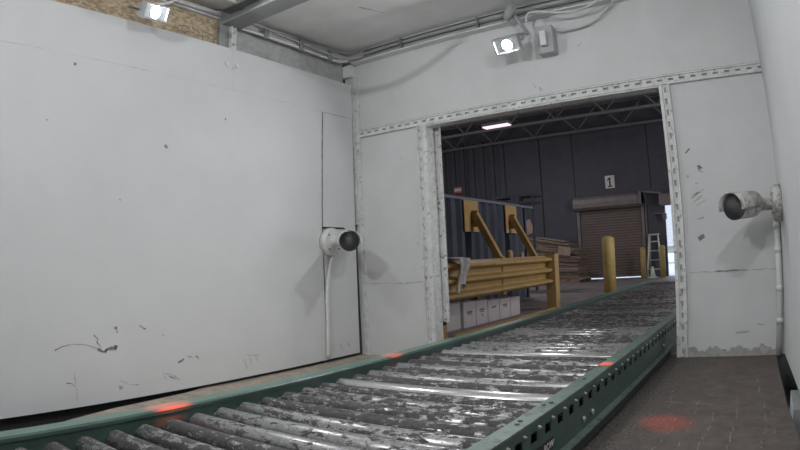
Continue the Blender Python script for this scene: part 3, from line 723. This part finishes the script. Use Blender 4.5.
cable('cable', [(-1.395, 4.30, 2.53), (-1.30, 4.31, 2.505), (-1.10, 4.32, 2.53), (-0.95, 4.31, 2.62), (-0.82, 4.30, 2.73)], .009, M_CABLE, 'lower looping grey cable hanging beside the floodlight driver box')
cable('cable', [(-3.46, 2.05, 2.62), (-3.40, 2.20, 2.66), (-3.36, 2.34, 2.75), (-3.30, 2.50, 2.775), (-3.25, 2.72, 2.76)], .011, M_PIPE, 'white cable looping up beside the left floodlight to the ceiling')
for i, (y) in enumerate((3.2, 3.62, 4.0)):
    a = MB(); a.bar((-3.43, y, 2.64), (-3.43, y, 2.745), .012, .05); tag(a.build('cable_clip', M_BEAM), ['grey clip on the left ceiling cables nearest the beam', 'grey clip midway along the left ceiling cables', 'grey clip on the left ceiling cables nearest the corner'][i], 'clip', 'cable clips on the left wall')
for i, (x) in enumerate((-2.82, -2.05, -0.9)):
    a = MB(); a.bar((x, 4.266, 2.69), (x, 4.266, 2.77), .014, .04); tag(a.build('cable_clip', M_BEAM), ['grey clip on the back wall cables nearest the left corner', 'grey clip on the back wall cables left of the floodlight', 'grey clip on the back wall cables right of the floodlight'][i], 'clip', 'cable clips on the back wall')

# ---------------------------------------------------------------- yellow guard rail, curb, cartons
gr = thing('guard_rail', (-3.1, 6.9, 0), 'yellow steel guard rail of three ribs beside the conveyor', 'guard rail')
prof = []
for k in range(49):
    u = k / 48; z = 0.355 + u * 0.425
    hmp = sum(math.exp(-((z - c) / .036) ** 4) for c in (0.405, 0.565, 0.722))
    prof.append((-3.16 + 0.10 * min(1, hmp), z))
outline = prof + [(x - .012, z) for x, z in reversed(prof)]
a = MB(); a.prism(outline, 'y', 5.0, 8.36); a.build('ribbed_beam', M_YEL, gr)
a = MB(); a.box((-3.17, 8.33, 0), (-3.02, 8.50, 0.80)); a.box((-3.18, 8.32, 0.80), (-3.01, 8.51, 0.812)); a.build('post', M_YEL, gr, bevel=.006)
a = MB(); a.box((-3.19, 5.06, 0), (-3.05, 5.20, 0.80)); a.build('post', M_YEL, gr, bevel=.006)
a = MB(); a.box((-3.20, 6.78, 0.33), (-3.146, 6.86, 0.80)); a.build('back_stiffener', M_YEL, gr)
sf = thing('support_frame', (-3.78, 7.6, 0), 'low yellow support frame behind the guard rail, two stubby posts showing above the rail', 'frame')
a = MB(); a.box((-3.92, 5.06, 0.34), (-3.65, 10.15, 0.44)); a.build('beam', M_YEL, sf)
for y in (5.12, 7.2):
    a = MB(); a.box((-3.83, y, 0), (-3.73, y + .1, 0.34)); a.build('leg', M_YEL, sf)
for y, zt_, r in ((8.24, 0.895, .052), (8.70, 0.862, .034)):
    a = MB(); a.tube([(-3.70, y, .44), (-3.70, y, zt_ - .04), (-3.70, y, zt_ - .012), (-3.70, y, zt_)], [r, r, r * .8, r * .3], 14); a.build('stub_post', M_YEL, sf)
a = MB(); a.box((-3.08, 5.3, 0.0), (-3.03, 8.32, 0.022)); tag(a.build('timber_curb', M_ORAN, bevel=.004), 'orange brown timber curb on the floor under the yellow guard rail', 'curb')

cb = [5.50, 6.0, 6.314, 6.63, 6.969, 7.305, 7.63]
cl = ['white carton nearest the doorway jamb under the guard rail', 'second white carton from the doorway jamb, under the guard rail', 'third white carton from the doorway jamb, print and arrow on its face', 'fourth white carton from the doorway jamb, under the guard rail', 'fifth white carton from the doorway jamb, under the guard rail', 'white carton farthest from the doorway, plain face, under the guard rail']
for i in range(6):
    y0, y1 = cb[i] + .006, cb[i + 1] - .006; top = 0.305 - 0.012 * i + random.uniform(-.004, .004)
    xf = -3.30 + (0.0 if i else -0.03)
    t = thing('carton', (xf - .12, (y0 + y1) / 2, 0), cl[i], 'box', 'cartons under the guard rail')
    a = MB(); a.box((xf - .24, y0, 0), (xf, y1, top)); a.build('carton_body', M_CARTON, t, bevel=.004)
    a = MB(); a.box((xf - .15, y0 + .005, top), (xf - .09, y1 - .005, top + .002)); a.build('tape', M_CARDL, t)
    if i in (1, 2, 3, 4):
        a = MB(); ym = (y0 + y1) / 2
        for k in range(5): a.box((xf, ym - .07 + k * .028, .165), (xf + .0015, ym - .07 + k * .028 + .02, .185 + .004 * (k % 2)))
        if i in (1, 2, 4):
            for k in range(4): a.box((xf, ym - .05 + k * .028, .145), (xf + .0015, ym - .05 + k * .028 + .018, .157))
        if i == 2: a.prism([(ym - .02, .125), (ym + .02, .125), (ym, .09)], 'x', xf, xf + .0015)
        a.build('printed_mark', M_INK, t)

# cloth draped over the guard rail
a = MB(); NU, NV = 26, 22; g = []
for i in range(NU + 1):
    row = []
    for j in range(NV + 1):
        u = i / NU; v = j / NV
        y = 5.37 + 0.27 * u + 0.03 * math.sin(v * 3 + u * 2) - 0.05 * v * (u - .3)
        s = v * 0.46
        fold = 0.018 * math.sin(u * 21 + v * 2.5) * min(1, v * 3) + 0.012 * math.sin(u * 9 + 1)
        if s < 0.10: x = -3.185 + s * 1.35; z = 0.795 + 0.012 * math.sin(PI * s / .10)
        else: x = -3.022 + fold + 0.02 * math.sin(s * 12); z = 0.795 - (s - .10) * (0.86 + .14 * math.sin(u * 6 + .6))
        row.append(a.bm.verts.new((x, y, z)))
    g.append(row)
for i in range(NU):
    for j in range(NV):
        f = a.bm.faces.new((g[i][j], g[i + 1][j], g[i + 1][j + 1], g[i][j + 1])); f.smooth = True
o = a.build('rag', M_RAG); md = o.modifiers.new('thick', 'SOLIDIFY'); md.thickness = .008; md.offset = 1
tag(o, 'crumpled grey rag draped over the near end of the yellow guard rail', 'rag')

# ---------------------------------------------------------------- blue corrugated partition with yellow braces
bp = thing('corrugated_partition', (-4.55, 8.8, 0), 'dark blue corrugated steel partition behind the yellow guard rail', 'partition')
line = []; y = 6.0; k = 0
while y < 10.7:
    line += [(-4.56, y), (-4.56, y + .10), (-4.50, y + .15), (-4.50, y + .25)]; y += .30
line.append((-4.56, min(y, 10.8)))
a = MB(); a.prism(line + [(x - .02, yy) for x, yy in reversed(line)], 'z', 0, 1.73); a.build('corrugated_sheet', M_BLUE, bp)
a = MB(); a.box((-4.62, 5.98, 1.73), (-4.49, 11.28, 1.775)); a.build('top_rail', M_GREYBOX, bp)
a = MB(); a.box((-4.62, 10.80, 0), (-4.48, 10.86, 1.73)); a.build('end_post', M_BLUE, bp)
for (ya, yb, yc, lb) in ((8.31, 8.80, 8.567, 'yellow plate and diagonal brace nearer the doorway, on the blue partition'), (9.87, 10.37, 10.03, 'yellow plate and diagonal brace farther from the doorway, on the blue partition')):
    t = thing('diagonal_brace', (-4.49, yc, 0), lb, 'brace', 'yellow braces of the blue partition')
    a = MB(); a.box((-4.485, ya, 1.225), (-4.468, yb, 1.725)); a.build('plate', M_YEL, t)
    a = MB(); a.bar((-4.41, yc, 1.50), (-3.87, yc, 0.50), .10, .10, up=(0, 1, 0)); a.build('strut', M_YEL, t)
    a = MB(); a.box((-4.468, yc - .012, 1.30), (-4.36, yc + .012, 1.56)); a.build('gusset', M_YEL, t)

# grey rack behind the partition
rk = thing('metal_rack', (-5.6, 13, 0), 'dark grey metal rack rising behind the blue partition', 'rack')
for x in (-6.13, -5.62, -5.18):
    a = MB(); a.box((x - .025, 12.97, 0), (x + .025, 13.03, 2.24)); a.build('upright', M_BLUE, rk)
for z in (2.18, 2.02):
    a = MB(); a.box((-6.15, 12.96, z), (-5.15, 13.5, z + .05)); a.build('shelf', M_BLUE, rk)
a = MB(); a.box((-5.72, 12.95, 1.95), (-5.5, 13.2, 2.24)); a.build('control_box', M_BLUE, rk)

# ---------------------------------------------------------------- flattened cardboard
NS = 18
ordn = ['first', 'second', 'third', 'fourth', 'fifth', 'sixth', 'seventh', 'eighth', 'ninth', 'tenth', 'eleventh', 'twelfth', 'thirteenth', 'fourteenth', 'fifteenth', 'sixteenth', 'seventeenth', 'eighteenth']
pal = thing('pallet', (-5.95, 16.3, 0), 'dark wooden pallet under the leaning cardboard stack', 'pallet')
for k in range(5):
    a = MB(); a.box((-6.95 + k * .42, 15.75, .075), (-6.95 + k * .42 + .30, 16.9, .095)); a.build('deck_board', M_CARD, pal)
for y in (15.75, 16.25, 16.8):
    a = MB(); a.box((-6.95, y, 0), (-5.02, y + .1, .075)); a.build('stringer', M_CARD, pal)
def stack_z(x, f):      # the pile leans: thicker at its left end
    u = (x + 7.0) / 2.0
    return 0.097 + f * (1.34 - 0.42 * u)
for i in range(NS):
    f0, f1 = i / NS, (i + 0.86) / NS
    x0, x1 = -7.0 + random.uniform(-.05, .05), -5.02 + random.uniform(-.07, .05)
    if i > NS - 5: x1 -= 0.05 + 0.06 * (i - NS + 5)
    y0, y1 = 15.80 + random.uniform(-.06, .05), 16.70 + random.uniform(-.05, .05); sk = random.uniform(-.05, .05)
    a = MB(); NX = 12; vs = []
    for k in range(NX + 1):
        x = x0 + (x1 - x0) * k / NX; wv = (.004 * math.sin(x * 9 + i)) if i else 0
        vs.append([a.bm.verts.new((x, (y0 if q < 2 else y1) + sk * k / NX, stack_z(x, f1 if q % 2 else f0) + wv)) for q in range(4)])
    for k in range(NX):
        A, B = vs[k], vs[k + 1]
        a.bm.faces.new((A[0], B[0], B[1], A[1])); a.bm.faces.new((A[2], A[3], B[3], B[2])); a.bm.faces.new((A[1], B[1], B[3], A[3])); a.bm.faces.new((A[0], A[2], B[2], B[0]))
    for q in (vs[0], vs[-1]): a.bm.faces.new((q[0], q[1], q[3], q[2]))
    lb = 'topmost flat bundle of the leaning brown cardboard stack' if i == NS - 1 else ('bottom bundle of the leaning brown cardboard stack' if i == 0 else '%s bundle from the top of the leaning brown cardboard stack' % ordn[NS - 1 - i])
    tag(a.build('cardboard_bundle', M_CARD if (i * 7) % 5 else M_CARDL), lb, 'cardboard', 'flattened cardboard stack')
zt = lambda x: stack_z(x, 1.0)
a = MB(); a.box((-.42, -.40, 0), (.42, .40, .015), 0, Matrix.Translation((-5.92, 16.28, zt(-5.92) + .012)) @ Matrix.Rotation(math.atan(.21), 4, 'Y') @ Matrix.Rotation(.12, 4, 'Z'))
tag(a.build('cardboard_sheet', M_CARDL), 'loose brown cardboard sheet lying on top of the leaning stack', 'cardboard')
a = MB(); a.box((-.17, -.010, 0), (.17, .010, .40), 0, Matrix.Translation((-6.52, 15.98, zt(-6.5) + .085)) @ Matrix.Rotation(math.radians(-16), 4, 'Y') @ Matrix.Rotation(math.radians(6), 4, 'X'))
tag(a.build('cardboard_sheet', M_CARDL), 'brown cardboard sheet standing tilted at the left end of the stack', 'cardboard')
a = MB(); a.box((-.18, -.006, 0), (.18, .006, .24), 0, Matrix.Translation((-5.42, 15.705, zt(-5.42) - .34)) @ Matrix.Rotation(math.radians(10), 4, 'Y'))
tag(a.build('cardboard_flap', M_CARDL), 'pale cardboard flap hanging on the front of the stack near its top right', 'cardboard')

# ---------------------------------------------------------------- roll-up door, doorway, sign and things along the far wall
rd = thing('roll_up_door', ((DX0 + DX1) / 2, YW, 0), 'brown roll-up door with a grey coil hood in the far wall', 'door')
a = MB(); n = 26; z0 = .035
for k in range(n):
    h = (DH + .02 - z0) / n; zz = z0 + k * h
    a.prism([(YW + .03, zz), (YW + .012, zz + h * .25), (YW + .012, zz + h * .75), (YW + .03, zz + h), (YW + .055, zz + h), (YW + .055, zz)], 'x', DX0 - .02, DX1 + .02)
a.build('curtain', M_DOOR, rd)
a = MB(); N = 10
pts = [(YW, 2.06)] + [(YW - .14 - .17 * math.sin(PI * .5 * k / N * 2 if False else PI * k / N * .5 + .0), 2.06 + .39 * (k / N)) for k in range(N)] 
pts = [(YW, 2.05), (YW - .20, 2.05), (YW - .30, 2.12), (YW - .32, 2.24), (YW - .29, 2.36), (YW - .20, 2.43), (YW, 2.46)]
a.prism(pts, 'x', DX0 - .12, DX1 + .10); a.build('coil_hood', M_HOOD, rd)
for x in (DX0 - .05, DX1 + .05):
    a = MB(); a.box((x - .045, YW - .05, 0), (x + .045, YW, 2.06)); a.build('guide_track', M_JOIST, rd)
a = MB(); a.box((DX1 + .02, YW - .36, 2.10), (DX1 + .10, YW - .04, 2.45)); a.build('hood_end_plate', M_GREYBOX, rd)

sg = thing('number_sign', (-4.43, YW - .01, 2.84), 'white sign with a black numeral 1 above the roll-up door', 'sign')
a = MB(); a.box((-4.575, YW - .014, 2.655), (-4.285, YW - .001, 3.03)); a.build('sign_plate', M_SIGN, sg)
a = MB()
a.prism([(-4.452, 2.72), (-4.452, 2.915), (-4.505, 2.875), (-4.505, 2.915), (-4.44, 2.975), (-4.405, 2.975), (-4.405, 2.72)], 'y', YW - .018, YW - .014)
a.prism([(-4.50, 2.695), (-4.50, 2.725), (-4.36, 2.725), (-4.36, 2.695)], 'y', YW - .018, YW - .014)
a.build('numeral', M_DARK, sg)
a = MB(); a.box((-9.71, YW - .075, 3.0), (-9.42, YW - .062, 3.21)); tag(a.build('wall_sign', M_SIGNR), 'small red and white sign on the dark far wall above the blue partition', 'sign')
a = MB(); a.box((-9.69, YW - .078, 3.06), (-9.44, YW - .075, 3.15)); a.build('sign_text_band', M_SIGN, bpy.data.objects['wall_sign'])

def bollard(x, y, r, h, label):
    a = MB(); a.tube([(x, y, 0), (x, y, h - .05), (x, y, h - .02), (x, y, h)], [r, r, r * .86, r * .35], 20)
    return tag(a.build('bollard', M_YELB), label, 'bollard', 'yellow bollards in the warehouse')
bollard(-3.06, 11.60, 0.125, 1.09, 'thick yellow bollard standing alone beside the far end of the conveyor')
bollard(-5.50, 17.0, 0.075, 0.80, 'slim yellow bollard between the cardboard stack and the roll-up door')
bollard(-3.445, 16.85, 0.075, 0.86, 'slim yellow bollard between the roll-up door and the step ladder')
bollard(-2.86, 16.80, 0.075, 0.88, 'slim yellow bollard between the step ladder and the bright doorway')

# step ladder
ld = thing('step_ladder', (-3.16, 17.2, 0), 'pale aluminium step ladder leaning by the far wall left of the bright doorway', 'ladder')
for sx in (-1, 1):
    a = MB(); a.bar((-3.16 + sx * .20, 17.02, 0), (-3.17 + sx * .125, 17.27, 1.19), .035, .05); a.build('side_rail', M_ALU, ld)
    a = MB(); a.bar((-3.16 + sx * .19, 17.46, 0), (-3.17 + sx * .12, 17.31, 1.17), .025, .03); a.build('rear_leg', M_ALU, ld)
for k in range(4):
    u = (k + .8) / 4.6; hw_ = .20 - .075 * u
    a = MB(); a.box((-3.16 - hw_, 17.02 + .25 * u - .04, 1.19 * u), (-3.16 + hw_, 17.02 + .25 * u + .05, 1.19 * u + .035)); a.build('step', M_ALU, ld)
a = MB(); a.box((-3.32, 17.22, 1.18), (-3.02, 17.36, 1.22)); a.build('top_cap', M_ALU, ld)
cn = thing('traffic_cone', (-3.17, 16.82, 0), 'small pale traffic cone in front of the step ladder', 'cone')
a = MB(); a.tube([(-3.17, 16.82, .025), (-3.17, 16.82, .31)], [.085, .022], 14); a.build('cone_body', M_CONE, cn)
a = MB(); a.box((-3.28, 16.71, 0), (-3.06, 16.93, .025)); a.build('cone_base', M_CONE, cn)

# door hood, bracket and pipe beside the open doorway
a = MB(); a.box((-2.93, YW - .34, 2.0), (-1.2, YW, 2.33)); tag(a.build('doorway_hood', M_HOOD, bevel=.03), 'grey coil hood above the bright open doorway', 'door hood')
br2 = thing('wall_bracket', (-3.3, YW, 2.4), 'grey bracket arm sticking out between the roll-up door and the doorway hood', 'bracket')
a = MB(); a.bar((-3.52, YW - .2, 2.46), (-2.86, YW - .2, 2.36), .05, .04); a.build('arm', M_JOIST, br2)
a = MB(); a.bar((-3.36, YW, 2.12), (-3.36, YW - .25, 2.43), .04, .04); a.bar((-3.36, YW - .02, 2.40), (-3.36, YW - .26, 2.43), .04, .04); a.build('stay', M_JOIST, br2)
a = MB(); a.cyl((-3.40, YW - .03, 0.0), (-3.40, YW - .03, 2.12), .028, 8); tag(a.build('drain_pipe', M_JOIST), 'thin grey pipe on the far wall between the roll-up door and the ladder', 'pipe')
ml = thing('arm_lamp', (-3.05, YW, 1.78), 'small grey arm with a lamp head beside the bright doorway', 'lamp')
a = MB(); a.bar((-3.18, YW - .03, 1.80), (-2.80, YW - .28, 1.78), .035, .035); a.build('arm', M_HOOD, ml)
a = MB(); a.box((-2.85, YW - .36, 1.60), (-2.74, YW - .24, 1.77)); a.build('lamp_head', M_GREYBOX, ml, bevel=.01)

# a far fence and parked trailer glimpsed through the doorway
t = thing('trailer', (-4.5, 34, 0), 'pale trailer side glimpsed through the bright doorway', 'trailer')
a = MB(); a.box((-8.5, 33, .9), (-2.0, 35.4, 3.6)); a.build('box_body', M_OUT, t)
for x in (-8.0, -7.0, -3.4):
    a = MB(); a.cyl((x, 33.0, .40), (x, 33.3, .40), .42, 18); a.build('wheel', M_DARK, t)
a = MB(); a.box((-8.3, 33.3, .5), (-2.3, 35.1, .9)); a.build('chassis', M_ALU, t)

# dark steel upright and sill in the gap beside the right wall
a = MB(); a.box((0.150, 2.95, -0.25), (0.20, 3.35, -0.02)); structure(a.build('trim_gap_post', M_BEAM))

# pale drag scratches on the floor plate
flo = bpy.data.objects['floor']
for x, ya, yb, n in ((-0.02, 2.3, 3.6, 7), (-0.155, 2.2, 3.2, 6), (-0.27, 2.25, 2.9, 5), (-0.36, 2.3, 3.1, 5), (-0.50, 2.9, 3.6, 4), (-0.44, 2.2, 2.75, 4), (0.02, 2.5, 2.9, 3)):
    for k in range(n):
        y0 = ya + (yb - ya) * k / n + random.uniform(0, .05); y1 = y0 + (yb - ya) / n * random.uniform(.4, .9)
        xx = x + .03 * math.sin(y0 * 3)
        groove(flo, 'scratch', [(xx, y0, 0), (xx + random.uniform(-.012, .012), (y0 + y1) / 2, 0), (xx + random.uniform(-.01, .01), y1, 0)], .0045, M_SCR, (0, 0, 1), 0.8)
groove(flo, 'scratch', [(-0.52, 3.05, 0), (-0.40, 3.02, 0), (-0.26, 2.99, 0)], .010, M_SCR, (0, 0, 1), 0.8)
for k in range(34):
    x, y = random.uniform(-.45, .03), random.uniform(2.1, 4.2); r = random.uniform(.003, .007)
    groove(flo, 'dirt_fleck', [(x, y, 0), (x + r, y + 2 * r, 0)], r * 2, M_DARK, (0, 0, 1), 0.5)
cable('flexible_conduit', [(-3.2, 1.6, 2.77), (-2.85, 1.6, 2.62), (-2.60, 1.6, 2.53), (-2.35, 1.6, 2.50), (-2.15, 1.6, 2.495), (-1.94, 1.6, 2.56), (-1.81, 1.6, 2.64), (-1.72, 1.6, 2.77)], .014, M_PIPE, 'white flexible conduit sagging under the ceiling between the floodlights', 'conduit')
